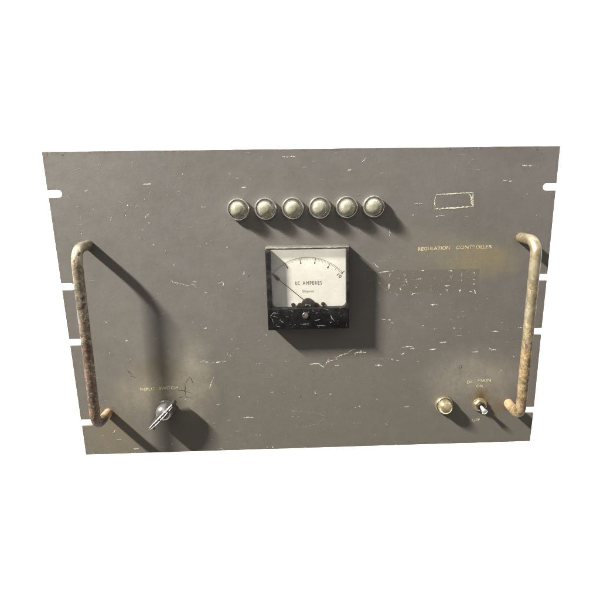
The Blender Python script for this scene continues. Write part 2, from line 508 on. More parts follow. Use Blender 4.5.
# ------------------------------------------------------------------ materials
def mat_panel():
    T = NT('worn_grey_enamel')
    x, y, z = T.sep()
    X = T.math('MULTIPLY_ADD', x, 1000.0, PW / 2)
    Y = T.math('MULTIPLY_ADD', z, -1000.0, PH)
    warp = T.noise(45, 4, .6)
    w2 = T.noise(38, 4, .6, T.map(loc=(3.1, 1.7, 5.3)))
    Xw = T.math('ADD', X, T.math('MULTIPLY', T.math('SUBTRACT', warp, .5), 34.0))
    Yw = T.math('ADD', Y, T.math('MULTIPLY', T.math('SUBTRACT', w2, .5), 34.0))
    patchy = T.ramp(T.math('ADD', T.math('MULTIPLY', T.noise(55, 5, .7, T.map(loc=(6, 2, 7), scale=(1.3, 1, .8))), .7), T.math('MULTIPLY', T.noise(300, 4, .7), .3)), .34, .60, .45, 1.05)
    def blob(cx, cy, rx, ry, s):
        a = T.math('DIVIDE', T.math('SUBTRACT', Xw, cx), rx)
        b = T.math('DIVIDE', T.math('SUBTRACT', Yw, cy), ry)
        d = T.math('SQRT', T.math('ADD', T.math('MULTIPLY', a, a), T.math('MULTIPLY', b, b)))
        return T.math('MULTIPLY', T.ramp(d, 1.15, .15, 0.0, s), patchy)
    broad = T.noise(9, 4, .6)
    mottled = T.noise(95, 5, .65)
    grain = T.noise(900, 3, .7)
    streak = T.noise(1.0, 3, .6, T.map(scale=(50, 1, 620)))
    base = T.mix(T.ramp(broad, .3, .7), PANEL_A, PANEL_B)
    cloud = T.noise(22, 5, .6, T.map(scale=(.7, 1, 1.4), loc=(8, 3, 2)))
    base = T.mix(T.ramp(cloud, .42, .72, 0, .35), base, (.098, .090, .076))
    base = T.mix(T.ramp(T.noise(16, 5, .65, T.map(loc=(1, 9, 4))), .55, .78, 0, .35), base, (.155, .142, .122))
    # the enamel colour turns a little warmer towards the foot of the panel
    base = T.mix(T.ramp(Y, 110, 270, 0, .75), base, PANEL_C)
    f = T.math('ADD', .88, T.math('MULTIPLY', mottled, .14))
    f = T.math('ADD', f, T.math('MULTIPLY', T.math('SUBTRACT', grain, .5), .22))
    f = T.math('ADD', f, T.math('MULTIPLY', T.math('SUBTRACT', streak, .5), .05))
    g = T.n('ShaderNodeCombineColor')
    for i in range(3):
        T.set(g.inputs[i], f)
    base = T.mix(1.0, base, g.outputs[0], 'MULTIPLY')
    # stains and rubbed places
    base = T.mix(blob(412, 105, 52, 22, .66), base, (.19, .158, .078))
    base = T.mix(blob(368, 102, 62, 36, .45), base, (.165, .150, .105))
    base = T.mix(blob(414, 234, 60, 38, .58), base, (.245, .222, .180))
    base = T.mix(blob(118, 226, 30, 54, .60), base, (.245, .223, .172))
    base = T.mix(blob(72, 238, 46, 34, .62), base, (.215, .190, .140))
    base = T.mix(blob(86, 216, 32, 18, .50), base, (.09, .070, .038))
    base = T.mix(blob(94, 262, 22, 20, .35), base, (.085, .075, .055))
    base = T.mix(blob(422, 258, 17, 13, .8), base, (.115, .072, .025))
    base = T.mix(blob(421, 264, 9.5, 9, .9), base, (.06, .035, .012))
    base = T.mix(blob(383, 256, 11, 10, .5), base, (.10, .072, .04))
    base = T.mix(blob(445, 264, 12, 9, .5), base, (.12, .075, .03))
    base = T.mix(blob(30, 290, 40, 40, .4), base, (.16, .125, .065))
    base = T.mix(blob(140, 250, 20, 60, .3), base, (.075, .068, .048))
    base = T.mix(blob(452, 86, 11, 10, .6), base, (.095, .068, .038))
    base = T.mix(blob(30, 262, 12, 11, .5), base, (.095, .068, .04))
    base = T.mix(blob(60, 180, 46, 70, .3), base, (.155, .145, .12))
    # square shadow of grime left where a plate used to be glued
    ex = T.math('ADD', X, T.math('MULTIPLY', T.math('SUBTRACT', T.noise(320, 3), .5), 3.0))
    ey = T.math('ADD', Y, T.math('MULTIPLY', T.math('SUBTRACT', T.noise(300, 3, .5, T.map(loc=(2, 7, 1))), .5), 3.0))
    pl = T.math('MULTIPLY', T.ramp(ex, 299, 301), T.ramp(ex, 413.6, 412.6))
    pl = T.math('MULTIPLY', pl, T.math('MULTIPLY', T.ramp(ey, 116.0, 117.2), T.ramp(ey, 143, 136)))
    base = T.mix(T.math('MULTIPLY', pl, T.ramp(mottled, .2, .6, .4, .75)), base, (.105, .094, .076))
    # rust and bare metal along the cut edges
    edge = T.math('MINIMUM', T.math('MINIMUM', X, T.math('SUBTRACT', PW, X)), T.math('MINIMUM', Y, T.math('SUBTRACT', PH, Y)))
    en = T.noise(150, 5, .7, T.map(loc=(.3, 4, 9)))
    ef = T.math('MULTIPLY', T.ramp(edge, 5.0, 0.0), T.ramp(en, .50, .68))
    base = T.mix(T.math('MULTIPLY', ef, .75), base, (.10, .055, .025))
    # fine pin-point flecks in the paint
    vo = T.n('ShaderNodeTexVoronoi')
    T.set(vo.inputs['Vector'], T.tc.outputs['Object'])
    vo.inputs['Scale'].default_value = 230
    sz = T.ramp(T.n('ShaderNodeSeparateColor').outputs[0], .0, 1.0)
    sc = [n for n in T.t.nodes if n.bl_idname == 'ShaderNodeSeparateColor'][-1]
    T.set(sc.inputs[0], vo.outputs['Color'])
    pick = T.ramp(sc.outputs[0], .86, .90)
    fl = T.math('MULTIPLY', T.ramp(vo.outputs['Distance'], .17, .07), pick)
    fl = T.math('MULTIPLY', fl, T.ramp(T.noise(25, 3), .48, .66))
    base = T.mix(T.math('MULTIPLY', fl, .4), base, (.42, .38, .31))
    pick2 = T.ramp(sc.outputs[1], .90, .93)
    fd = T.math('MULTIPLY', T.ramp(vo.outputs['Distance'], .22, .1), pick2)
    base = T.mix(T.math('MULTIPLY', fd, .16), base, (.04, .033, .025))
    hgt = T.math('ADD', T.math('MULTIPLY', grain, .5), T.math('MULTIPLY', T.noise(260, 4, .6), .8))
    rough = T.ramp(mottled, .3, .7, .46, .60)
    return T.done(T.bsdf(Base_Color=base, Roughness=rough, Specular_IOR_Level=.35, Normal=T.bump(hgt, .22, .0004)))

def mat_handle(name, plate, plate_dark, rust_lo, rust_hi, z_full, z_none, top_rust):
    """rust grows from z_none (clean) to z_full, heights above the panel foot in metres"""
    T = NT(name)
    x, y, z = T.sep()
    zz = T.math('ADD', z, T.math('MULTIPLY', T.math('SUBTRACT', T.noise(30, 3), .5), .08))
    amount = T.ramp(zz, z_none, z_full, top_rust, 1.0)
    st = T.noise(62, 7, .72, T.map(scale=(1.0, 1.0, 1.0), loc=(2.3, 7.1, 4.4)), .8)
    pit = T.noise(260, 5, .7)
    thr = T.math('SUBTRACT', .80, T.math('MULTIPLY', amount, .378))
    v = T.math('ADD', T.math('MULTIPLY', st, .6), T.math('MULTIPLY', pit, .4))
    rust = T.ramp(v, T.math('SUBTRACT', thr, .045), T.math('ADD', thr, .035))
    pl = T.mix(T.ramp(T.noise(110, 4, .6), .3, .7), plate_dark, plate)
    ru = T.mix(T.ramp(T.noise(190, 5, .7), .35, .65), rust_lo, rust_hi)
    col = T.mix(rust, pl, ru)
    foot = T.math('MAXIMUM', T.ramp(y, -.017, -.008), 0.0)
    footc = T.mix(T.ramp(T.noise(160, 4), .3, .7), (.30, .175, .085), (.40, .27, .16))
    col = T.mix(T.math('MULTIPLY', foot, T.ramp(z, .12, .07, .05, .85)), col, footc)
    # loose pale flakes of plating left in the rust
    fk = T.ramp(T.noise(420, 3, .6, T.map(loc=(4, 2, 8))), .62, .68)
    col = T.mix(T.math('MULTIPLY', T.math('MULTIPLY', fk, rust), .6), col, (.48, .40, .27))
    metal = T.ramp(rust, 0, 1, .55, .0)
    rough = T.ramp(rust, 0, 1, .42, .8)
    h = T.math('ADD', T.math('MULTIPLY', rust, -.7), T.math('MULTIPLY', pit, .6))
    return T.done(T.bsdf(Base_Color=col, Metallic=metal, Roughness=rough, Normal=T.bump(h, .55, .0007)))

def mat_simple(name, col, rough=.5, metal=0.0, var=.12, scale=300, bump=.1, dark=None, spec=.5):
    T = NT(name)
    n = T.noise(scale, 4, .6)
    d = dark or tuple(c * (1 - var * 2) for c in col)
    base = T.mix(T.ramp(n, .3, .7), d, col)
    return T.done(T.bsdf(Base_Color=base, Roughness=T.ramp(n, .3, .7, rough * .85, min(1, rough * 1.2)), Metallic=metal, Specular_IOR_Level=spec,
                         Normal=T.bump(T.noise(scale * 2.2, 4), bump, .0004)))

def mat_worn(name, col, keep_lo, keep_hi, scale=420, col2=None):
    """ink or paint with places rubbed away, where what lies beneath shows"""
    T = NT(name)
    keep = T.ramp(T.math('ADD', T.math('MULTIPLY', T.noise(scale, 4, .6), .5), T.math('MULTIPLY', T.noise(scale * .25, 3, .6), .5)), keep_lo, keep_hi)
    cc = T.mix(T.ramp(T.noise(scale * .6, 3, .6, T.map(loc=(5, 1, 3))), .35, .65), col2, col) if col2 else col
    sh = T.bsdf(Base_Color=cc, Roughness=.6)
    tr = T.n('ShaderNodeBsdfTransparent').outputs[0]
    m = T.n('ShaderNodeMixShader')
    T.set(m.inputs[0], keep)
    T.set(m.inputs[1], tr)
    T.set(m.inputs[2], sh)
    return T.done(m.outputs[0])

def mat_black_case():
    T = NT('scuffed_black_bakelite')
    n = T.noise(120, 5, .65)
    dust = T.math('MULTIPLY', T.ramp(T.noise(520, 4, .7), .60, .70), T.ramp(T.noise(75, 3), .45, .62))
    base = T.mix(T.ramp(n, .3, .7), (.004, .004, .0045), (.009, .009, .0095))
    base = T.mix(T.math('MULTIPLY', dust, .35), base, (.22, .22, .21))
    return T.done(T.bsdf(Base_Color=base, Roughness=T.ramp(n, .3, .7, .35, .5), Specular_IOR_Level=.22, Normal=T.bump(T.noise(240, 4), .06, .0004)))

def mat_clear():
    T = NT('clear_window_plastic')
    lw = T.n('ShaderNodeLayerWeight')
    lw.inputs[0].default_value = .5
    fr = T.math('MULTIPLY_ADD', T.math('POWER', lw.outputs['Facing'], 5.0), .9, .045)
    tr = T.n('ShaderNodeBsdfTransparent')
    tr.inputs[0].default_value = (.97, .965, .94, 1)
    gl = T.n('ShaderNodeBsdfGlossy')
    gl.inputs['Roughness'].default_value = .06
    di = T.n('ShaderNodeBsdfDiffuse')
    di.inputs[0].default_value = (.7, .69, .64, 1)
    a = T.n('ShaderNodeMixShader')
    T.set(a.inputs[0], T.math('ADD', T.ramp(T.noise(60, 5, .7), .42, .75, .0, .045), T.ramp(T.noise(700, 3, .7), .62, .75, .0, .06)))
    T.set(a.inputs[1], tr.outputs[0])
    T.set(a.inputs[2], di.outputs[0])
    b = T.n('ShaderNodeMixShader')
    T.set(b.inputs[0], fr)
    T.set(b.inputs[1], a.outputs[0])
    T.set(b.inputs[2], gl.outputs[0])
    return T.done(b.outputs[0])

def mat_shell():
    T = NT('hazy_clear_dome_plastic')
    oi = T.n('ShaderNodeObjectInfo')
    off = T.n('ShaderNodeVectorMath', operation='MULTIPLY_ADD')
    T.set(off.inputs[0], oi.outputs['Location'])
    off.inputs[1].default_value = (37, 37, 37)
    T.set(off.inputs[2], T.tc.outputs['Object'])
    v = off.outputs[0]
    n = T.noise(150, 4, .6, v, .5)
    lw = T.n('ShaderNodeLayerWeight')
    lw.inputs[0].default_value = .5
    fr = T.math('MULTIPLY_ADD', T.math('POWER', lw.outputs['Facing'], 4.0), .75, .06)
    tr = T.n('ShaderNodeBsdfTransparent')
    tr.inputs[0].default_value = (.93, .92, .85, 1)
    gl = T.n('ShaderNodeBsdfGlossy')
    gl.inputs['Roughness'].default_value = .16
    bp = T.bump(n, .03, .001)
    T.set(gl.inputs['Normal'], bp)
    di = T.n('ShaderNodeBsdfDiffuse')
    T.set(di.inputs[0], T.mix(T.ramp(n, .3, .7), (.24, .235, .18), (.38, .375, .32)))
    a = T.n('ShaderNodeMixShader')
    T.set(a.inputs[0], T.ramp(n, .3, .7, .26, .46))
    T.set(a.inputs[1], tr.outputs[0])
    T.set(a.inputs[2], di.outputs[0])
    b = T.n('ShaderNodeMixShader')
    T.set(b.inputs[0], fr)
    T.set(b.inputs[1], a.outputs[0])
    T.set(b.inputs[2], gl.outputs[0])
    return T.done(b.outputs[0])

def mat_frosted():
    T = NT('yellowed_cover_rim_plastic')
    tr = T.n('ShaderNodeBsdfTransparent')
    di = T.bsdf(Base_Color=T.mix(T.ramp(T.noise(160, 4), .3, .7), (.50, .47, .38), (.72, .69, .60)), Roughness=.3)
    a = T.n('ShaderNodeMixShader')
    a.inputs[0].default_value = .30
    T.set(a.inputs[1], tr.outputs[0])
    T.set(a.inputs[2], di)
    return T.done(a.outputs[0])

def mat_lens():
    T = NT('cloudy_cream_lens_plastic')
    x, y, z = T.sep()
    oi = T.n('ShaderNodeObjectInfo')
    off = T.n('ShaderNodeVectorMath', operation='MULTIPLY_ADD')
    T.set(off.inputs[0], oi.outputs['Location'])
    off.inputs[1].default_value = (37, 37, 37)
    T.set(off.inputs[2], T.tc.outputs['Object'])
    v = off.outputs[0]
    n = T.noise(130, 3, .5, v, .4)
    fine = T.noise(900, 3, .6, v)
    col = T.mix(T.ramp(n, .3, .7), (.26, .25, .185), (.42, .41, .33))
    col = T.mix(T.ramp(fine, .62, .76, 0, .3), col, (.50, .48, .40))
    # darker colour in the ring where the dome meets the bezel
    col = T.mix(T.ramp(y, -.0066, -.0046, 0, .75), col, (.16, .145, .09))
    return T.done(T.bsdf(Base_Color=col, Roughness=.22, Subsurface_Weight=.25, Subsurface_Radius=(.003, .0028, .002), Subsurface_Scale=.6,
                         Coat_Weight=.3, Coat_Roughness=.12, Normal=T.bump(n, .02, .0008)))

def mat_brass_lens():
    T = NT('tarnished_brassy_dome')
    n = T.noise(160, 4, .6)
    col = T.mix(T.ramp(n, .3, .7), (.34, .28, .14), (.60, .54, .36))
    return T.done(T.bsdf(Base_Color=col, Metallic=.75, Roughness=T.ramp(n, .3, .7, .2, .34), Normal=T.bump(n, .15, .0008)))

def mat_dial():
    T = NT('aged_cream_dial_card')
    n = T.noise(60, 4, .6)
    col = T.mix(T.ramp(n, .3, .7), (.60, .595, .55), (.67, .665, .625))
    col = T.mix(T.ramp(T.noise(900, 2), .6, .72, 0, .25), col, (.4, .36, .27))
    return T.done(T.bsdf(Base_Color=col, Roughness=.55))

PANEL_A, PANEL_B, PANEL_C = (.115, .107, .098), (.133, .1245, .114), (.114, .1055, .087)
M_PANEL = mat_panel()
M_HL = mat_handle('pitted_plating_over_brown_rust', (.32, .285, .205), (.125, .105, .066), (.030, .019, .013), (.125, .075, .042), .03, .28, .58)
M_HR = mat_handle('yellowed_plating_with_rust_bloom', (.37, .325, .225), (.185, .150, .085), (.065, .042, .022), (.23, .16, .072), .04, .27, .40)
M_NICKEL = mat_simple('tarnished_nickel', (.74, .72, .66), .24, .88, .14, 260, .10)
M_BRASSRIM = mat_simple('dull_brass_rim', (.62, .53, .34), .32, .85, .16, 260, .12)
M_BLACK = mat_black_case()
M_KNOB = mat_simple('glossy_black_knob_plastic', (.035, .034, .033), .28, 0, .2, 160, .06, spec=.7)
M_KNOBBODY = mat_simple('dusty_dark_knob_plastic', (.17, .165, .155), .34, .35, .2, 160, .08, spec=.6)
M_KNOBLINE = mat_worn('scuffed_pointer_paint', (.80, .78, .72), .30, .42, 700)
M_SCRATCH = mat_worn('bare_pale_metal_in_scratch', (.68, .65, .58), .33, .46, 500, (.27, .245, .205))
M_FAINT = mat_worn('faint_scuff_in_paint', (.27, .245, .21), .38, .54, 500)
M_SCUFF = mat_worn('pale_scuff_on_black', (.26, .255, .245), .40, .55, 600)
M_GREASE = mat_worn('dark_pencil_mark', (.045, .038, .028), .34, .50, 420)
M_LETTER = mat_worn('rubbed_cream_lettering_ink', (.50, .45, .27), .36, .53, 360)
M_TAG = mat_worn('cream_tag_border_ink', (.58, .54, .40), .31, .40, 520)
M_CLEAR = mat_clear()
M_FROST = mat_frosted()
M_LENS = mat_lens()
M_SHELL = mat_shell()
M_BRASSLENS = mat_brass_lens()
M_DIAL = mat_dial()
M_INK = mat_worn('black_dial_ink', (.065, .06, .055), .26, .40, 500)
M_FAINTINK = mat_worn('thin_grey_dial_ink', (.20, .19, .17), .2, .3, 500)
M_NEEDLE = mat_simple('black_needle_enamel', (.012, .012, .012), .4)
M_PIVOT = mat_simple('dark_movement_metal', (.035, .03, .025), .4, .3)
M_SCREW = mat_simple('dull_screw_metal', (.22, .20, .17), .4, .7, .3, 500)
M_LEVER = mat_simple('bright_nickel_lever', (.90, .89, .87), .26, .7, .05, 400, .05)
M_NUT = mat_simple('oxidised_switch_nut', (.30, .25, .18), .45, .7, .3, 300, .2)
M_DARKHOLE = mat_simple('dark_switch_bushing', (.06, .05, .04), .45, .5)

# ------------------------------------------------------------------ the panel
root = bpy.data.objects.new('rack_control_panel', None)
COL.objects.link(root)
root.location = (0, 0, BASE_Z)
root['label'] = 'scratched grey steel rack panel with two rusty handles, a square meter and six domed lamps'
root['category'] = 'control panel'

SLOTS = (37.7, 126.6, 183.8, 272.7)
def plate_outline():
    pts = []
    r = 3.45
    def nick():
        return random.uniform(-.18, .18)
    def run(x0, y0, x1, y1, n):
        for k in range(n):
            t = k / n
            yield (x0 + (x1 - x0) * t, y0 + (y1 - y0) * t)
    # clockwise from the top left corner
    for i, (x, y) in enumerate(run(0, 0, PW, 0, 60)):
        pts.append((x + (0.5 if i == 0 else 0), y + (0 if i == 0 else nick() * .6)))
    pts.append((PW - .6, 0.1))
    pts.append((PW, 0.8))
    for s in SLOTS:
        d = 13.0
        pts.append((PW + nick(), s - r + nick()))
        for k in range(9):
            a = -PI / 2 - PI * k / 8
            pts.append((PW - d + r + r * math.cos(a), s + r * math.sin(a) + nick() * .4))
        pts.append((PW + nick(), s + r + nick()))
    for i, (x, y) in enumerate(run(PW, PH, 0, PH, 60)):
        pts.append((x - (0.6 if i == 0 else 0), y + (0 if i == 0 else nick() * .6)))
    pts.append((0.6, PH))
    pts.append((0, PH - .6))
    for s in reversed(SLOTS):
        d = 13.0
        pts.append((nick(), s + r + nick()))
        for k in range(9):
            a = PI / 2 - PI * k / 8
            pts.append((d - r + r * math.cos(a), s + r * math.sin(a) + nick() * .4))
        pts.append((nick(), s - r + nick()))
    pts.append((0, .6))
    return pts

bm = bmesh.new()
prism(bm, plate_outline(), -PT, 0.0, bevel=.25)
def join(bm, layer, slot):
    """surface marks belong to the skin of the part that carries them"""
    face_viewer(layer)
    for f in layer.faces:
        f.material_index = slot
    tmp = bpy.data.meshes.new('marks')
    layer.to_mesh(tmp)
    layer.free()
    bm.from_mesh(tmp)
    bpy.data.meshes.remove(tmp)

# scratches, flecks and chips in the enamel
bms, bmf = bmesh.new(), bmesh.new()
for i, (w, b, pts) in enumerate(SCRATCHES):
    ribbon(bms if b > .75 else bmf, pts, w * .80, .06 + .0004 * i, gap=.10, ragged=.65, step=.4)
    if w > .55:
        for k in range(3):                 # crumbs of paint gone beside the stroke
            x, y = random.choice(pts)
            fleck(bmf if k else bms, x + random.gauss(0, 1.1), y + random.gauss(0, .7), random.uniform(.08, .26), .16 + .0005 * (i % 40), random.choice((1, 2)), random.gauss(0, .4))
rr = random.Random(3)
for i in range(760):
    x, y = rr.uniform(4, PW - 4), rr.uniform(4, PH - 4)
    r = min(.65, .09 + rr.expovariate(11))
    fleck(bms if rr.random() < .22 else bmf, x, y, r, .18 + .0001 * i, rr.choice((1, 1.3, 2)), rr.gauss(0, .35) if rr.random() < .7 else rr.uniform(0, PI))
for i in range(420):                       # dust-fine specks, thicker in some places than others
    cx, cy = rr.choice(((150, 70), (330, 215), (430, 190), (60, 280), (200, 250), (120, 160), (420, 60), (380, 160), (260, 290)))
    x, y = rr.gauss(cx, 42), rr.gauss(cy, 32)
    if 3 < x < PW - 3 and 3 < y < PH - 3:
        fleck(bms if rr.random() < .5 else bmf, x, y, rr.uniform(.06, .26), .50 + .0001 * i, rr.choice((1, 1.5, 2.2)), rr.gauss(0, .6))
for i in range(70):                       # the residue patch is peppered
    x, y = rr.uniform(301, 411), rr.uniform(118, 142)
    fleck(bms if rr.random() < .3 else bmf, x, y, rr.uniform(.12, .42), .26 + .0001 * i, rr.choice((1, 1.6, 2.4)), rr.uniform(0, PI))
for i in range(70):
    x, y = rr.uniform(20, PW - 20), rr.uniform(10, PH - 8)
    L, a = rr.uniform(1.5, 9), rr.gauss(0, .3) if rr.random() < .7 else rr.uniform(0, PI)
    ribbon(bmf, [(x, y), (x + L * .5 * math.cos(a), y + L * .5 * math.sin(a) + rr.gauss(0, .2)), (x + L * math.cos(a), y + L * math.sin(a))], rr.uniform(.12, .28), .30 + .0001 * i, gap=.25)
for i in range(80):                        # chips along the cut edges
    u = rr.random()
    x, y = rr.choice(((u * PW, rr.uniform(.4, 1.6)), (u * PW, PH - rr.uniform(.4, 1.8)), (rr.uniform(.4, 1.4), u * PH), (PW - rr.uniform(.4, 1.4), u * PH)))
    if any(abs(y - q) < 5 for q in SLOTS):
        continue
    fleck(bms if rr.random() < .5 else bmf, x, y, rr.uniform(.1, .4), .40 + .0001 * i, 1.6, 0 if y < 3 or y > PH - 3 else PI / 2)
bmg = bmesh.new()
for i, (w, pts) in enumerate(GREASE_MARKS):
    ribbon(bmg, pts, w, .05 + .0005 * i, gap=.15)
bmt = bmesh.new()
for i, pts in enumerate(TAG_OUTLINE):
    ribbon(bmt, pts, .8, .20 + .002 * i, gap=.03)
for k in range(7):
    ribbon(bmt, [(366 + k * 5 + rr.uniform(-1, 1), 57 - k * .25), (368.5 + k * 5, 56.6 - k * .25)], .9, .22 + .002 * k)
for slot, layer in enumerate((bms, bmf, bmg, bmt)):
    join(bm, layer, slot + 1)
plate = link_mesh('face_plate', bm, [M_PANEL, M_SCRATCH, M_FAINT, M_GREASE, M_TAG], root)

for body, x0, x1, yb, cap, slope in (
        ('REGULATION', 350.4, 382.0, 97.4, 3.3, -.9),
        ('CONTROLLER', 388.2, 424.0, 96.5, 3.3, -.3),
        ('INPUT', 65.2, 80.6, 238.4, 3.3, -.4),
        ('SWITCH', 84.4, 103.8, 237.8, 3.3, -.5),
        ('DC', 407.6, 414.4, 239.8, 3.2, -.2),
        ('MAIN', 419.0, 433.2, 238.6, 3.2, -.3),
        ('ON', 417.8, 424.6, 244.6, 3.1, 0),
        ('OFF', 415.4, 424.2, 284.4, 3.2, 0)):
    link_mesh('lettering', text_bm(body, x0, x1, yb, cap, .12, slope=slope, thin=.012), M_LETTER, plate)

# ------------------------------------------------------------------ handles
def handle(x, yt, yb, xb, hh, rad, mat, label, off=(0, 0)):
    """a rod bent square at both ends; leg feet at (x, yt) and (xb, yb)"""
    R = 13.0
    pts = []
    a, b = Vector((x, yt, 0)), Vector((xb, yb, 0))
    tx, bx = x + off[0], xb + off[1]
    A, B = Vector((tx, yt, hh)), Vector((bx, yb, hh))
    ctrl = [a, A, B, b]
    def arc(p0, c, p1, n=10):
        d0, d1 = (p0 - c).normalized(), (p1 - c).normalized()
        s, e = c + d0 * R, c + d1 * R
        o = c + (d0 + d1) * R
        return [o + (s - o) * math.cos(t * PI / 2 / n) + (e - o) * math.sin(t * PI / 2 / n) for t in range(n + 1)]
    seq = [a + (A - a) * t / 6 for t in range(4)]
    seq += arc(a, A, B)
    n = 60
    s, e = A + (B - A).normalized() * R, B + (A - B).normalized() * R
    seq += [s + (e - s) * t / n for t in range(1, n)]
    seq += arc(A, B, b)
    seq += [b + (B - b) * t / 6 for t in (3, 2, 1, 0)]
    out = []
    for p in seq:
        out.append(P(p.x, p.y, p.z - (.5 if p.z <= 0 else 0)))
    bm = bmesh.new()
    tube(bm, out, rad / 1000, rough=.012)
    o = link_mesh('handle', bm, mat, root, smooth=60)
    o['label'] = label
    return o
HH = 31.0
handle(31.6, 86.0, 262.0, 29.6, HH, 4.7, M_HL, 'brown pitted rusty handle beside the input switch', (1.6, .4))
handle(452.2, 86.0, 264.0, 454.0, HH, 5.0, M_HR, 'yellowed plated handle with orange rust at its foot', (1.5, -1.0))

# ------------------------------------------------------------------ indicator lamps
def dome_profile(r, h0, h1, tip, n=14):
    pr = [(r, h0)]
    for k in range(1, n):
        a = PI / 2 * k / n
        pr.append((r * math.cos(a) ** .9, h0 + (h1 - h0) * math.sin(a)))
    pr.append((0, h1 + tip))
    return pr
LAMP_Y = 54.5
bm = bmesh.new()
lathe(bm, [(0, .2), (10.1, .2), (10.5, .8), (10.5, 4.0), (10.35, 5.0), (9.8, 5.7), (9.2, 5.6), (8.8, 4.9), (8.7, 1.6), (0, 1.6)], 72)
lamp0 = link_mesh('indicator_lamp', bm, M_NICKEL, root, smooth=40, loc=P(176.8, LAMP_Y))
bm = bmesh.new()
lathe(bm, [(7.85, 2.0), (7.9, 7.4)] + dome_profile(7.7, 8.0, 14.4, .2, 22), 72)
lens0 = link_mesh('lens', bm, M_SHELL, lamp0, smooth=60)
bm = bmesh.new()
def ribs(a, r, h):
    return .022 * math.cos(a * 14) * min(1, r / 3)
lathe(bm, [(7.0, 1.9), (6.9, 5.0), (6.3, 8.4), (5.0, 10.6), (3.2, 11.8), (1.4, 12.2), (0, 11.6)], 96, facet=ribs)
jewel0 = link_mesh('jewel', bm, M_LENS, lamp0, smooth=50)
for k in range(1, 6):
    c = lamp0.copy()
    COL.objects.link(c)
    c.parent = root
    c.location = P(176.8 + 25.72 * k, LAMP_Y - .16 * k)
    c.rotation_euler = (0, random.uniform(0, 6), 0)
    for src in (lens0, jewel0):
        l = src.copy()
        COL.objects.link(l)
        l.parent = c
lamp0.rotation_euler = (0, 1.0, 0)
bm = bmesh.new()
lathe(bm, [(0, .2), (9.2, .2), (9.5, .8), (9.5, 3.2), (9.2, 4.4), (8.7, 4.9), (8.4, 4.4), (8.3, 2.0), (0, 2.0)], 72)
lb = link_mesh('indicator_lamp', bm, M_BRASSRIM, root, smooth=40, loc=P(383.4, 262.4))
lb['label'] = 'single brassy domed lamp beside the toggle switch'
bm = bmesh.new()
lathe(bm, [(7.7, 2.5), (7.75, 6.5)] + dome_profile(7.7, 7.6, 14.2, .1), 72)
link_mesh('lens', bm, M_BRASSLENS, lb, smooth=60)

# ------------------------------------------------------------------ the meter
MX0, MX1, MY0, MY1, MH = 201.3, 281.0, 89.6, 171.0, 15.6
WX0, WX1, WY1, DH = 205.8, 278.2, 149.8, 7.2
def window_outline(x0, x1, y0, y1, r, n=8):
    """open at the top, rounded at both lower corners, anticlockwise from top left"""
    pts = [(x0, y0)]
    for k in range(n + 1):
        a = PI - PI / 2 * k / n
        pts.append((x0 + r + r * math.cos(a), y1 - r + r * math.sin(a)))
    for k in range(n + 1):
        a = PI / 2 - PI / 2 * k / n
        pts.append((x1 - r + r * math.cos(a), y1 - r + r * math.sin(a)))
    pts.append((x1, y0))
    return pts
bm = bmesh.new()
win = window_outline(WX0, WX1, MY0 + 3.2, WY1, 4.5)
out = [(MX0, MY0 + 3.2)] + [(MX0, MY1), (MX1, MY1), (MX1, MY0 + 3.2)]
prism(bm, out + win[::-1], DH - 1.0, MH, bevel=.45)
box(bm, MX0 + .3, MX1 - .3, MY0 + .4, MY1 - .3, .1, DH - 1.05)
bmk = bmesh.new()
HS = MH + .12
for i, (w, pts) in enumerate((
        (.7, [(204, 156.5), (207, 153.4), (213, 154)]), (.8, [(203.4, 157.4), (206, 160), (206.8, 164.4)]), (.5, [(206, 156.4), (211, 158)]),
        (.9, [(214.6, 161.6), (216, 163.4)]), (1.1, [(226, 166.2), (228.4, 165.6)]), (.7, [(219, 157.4), (223, 158)]), (.6, [(233, 165.8), (242, 165.2)]),
        (1.2, [(236, 152.4), (239.4, 157.6)]), (.9, [(241.6, 151.8), (238.6, 156.6)]), (.8, [(245, 151.6), (245.8, 153)]), (.6, [(247, 162.4), (253, 160.6)]),
        (1.2, [(262.4, 156.4), (264, 160.4), (267, 163.2)]), (.8, [(261, 166.6), (263, 163.8)]), (.9, [(271.4, 149.8), (273, 150)]), (.5, [(256, 150), (262, 152)]),
        (.6, [(209, 166.8), (213, 167.6)]), (.6, [(272, 158), (276, 157)]), (.5, [(222, 151), (226, 152.2)]), (.5, [(249, 167), (258, 167.6)]))):
    ribbon(bmk, pts, w * .62, HS + .003 * i + (1.2 if 233 < pts[0][0] < 243 and pts[0][1] < 158 else 0), gap=.05)
for i in range(34):
    x, y = rr.uniform(MX0 + 1, MX1 - 1), rr.uniform(148.5, MY1 - 1)
    if abs(x - 238.4) < 4 and abs(y - 155.6) < 4:
        continue
    fleck(bmk, x, y, rr.uniform(.1, .35), HS + .07 + .001 * i, rr.choice((1, 2)), rr.uniform(0, PI))
join(bm, bmk, 1)
meter = link_mesh('panel_meter', bm, [M_BLACK, M_SCUFF], root, smooth=35)
meter['label'] = 'square panel meter with cream dial and black base'

bm = bmesh.new()
box(bm, WX0 - .0 + .05, WX1 - .05, MY0 + 3.6, WY1 - .05, DH - .98, DH)
dial = link_mesh('dial', bm, M_DIAL, meter)

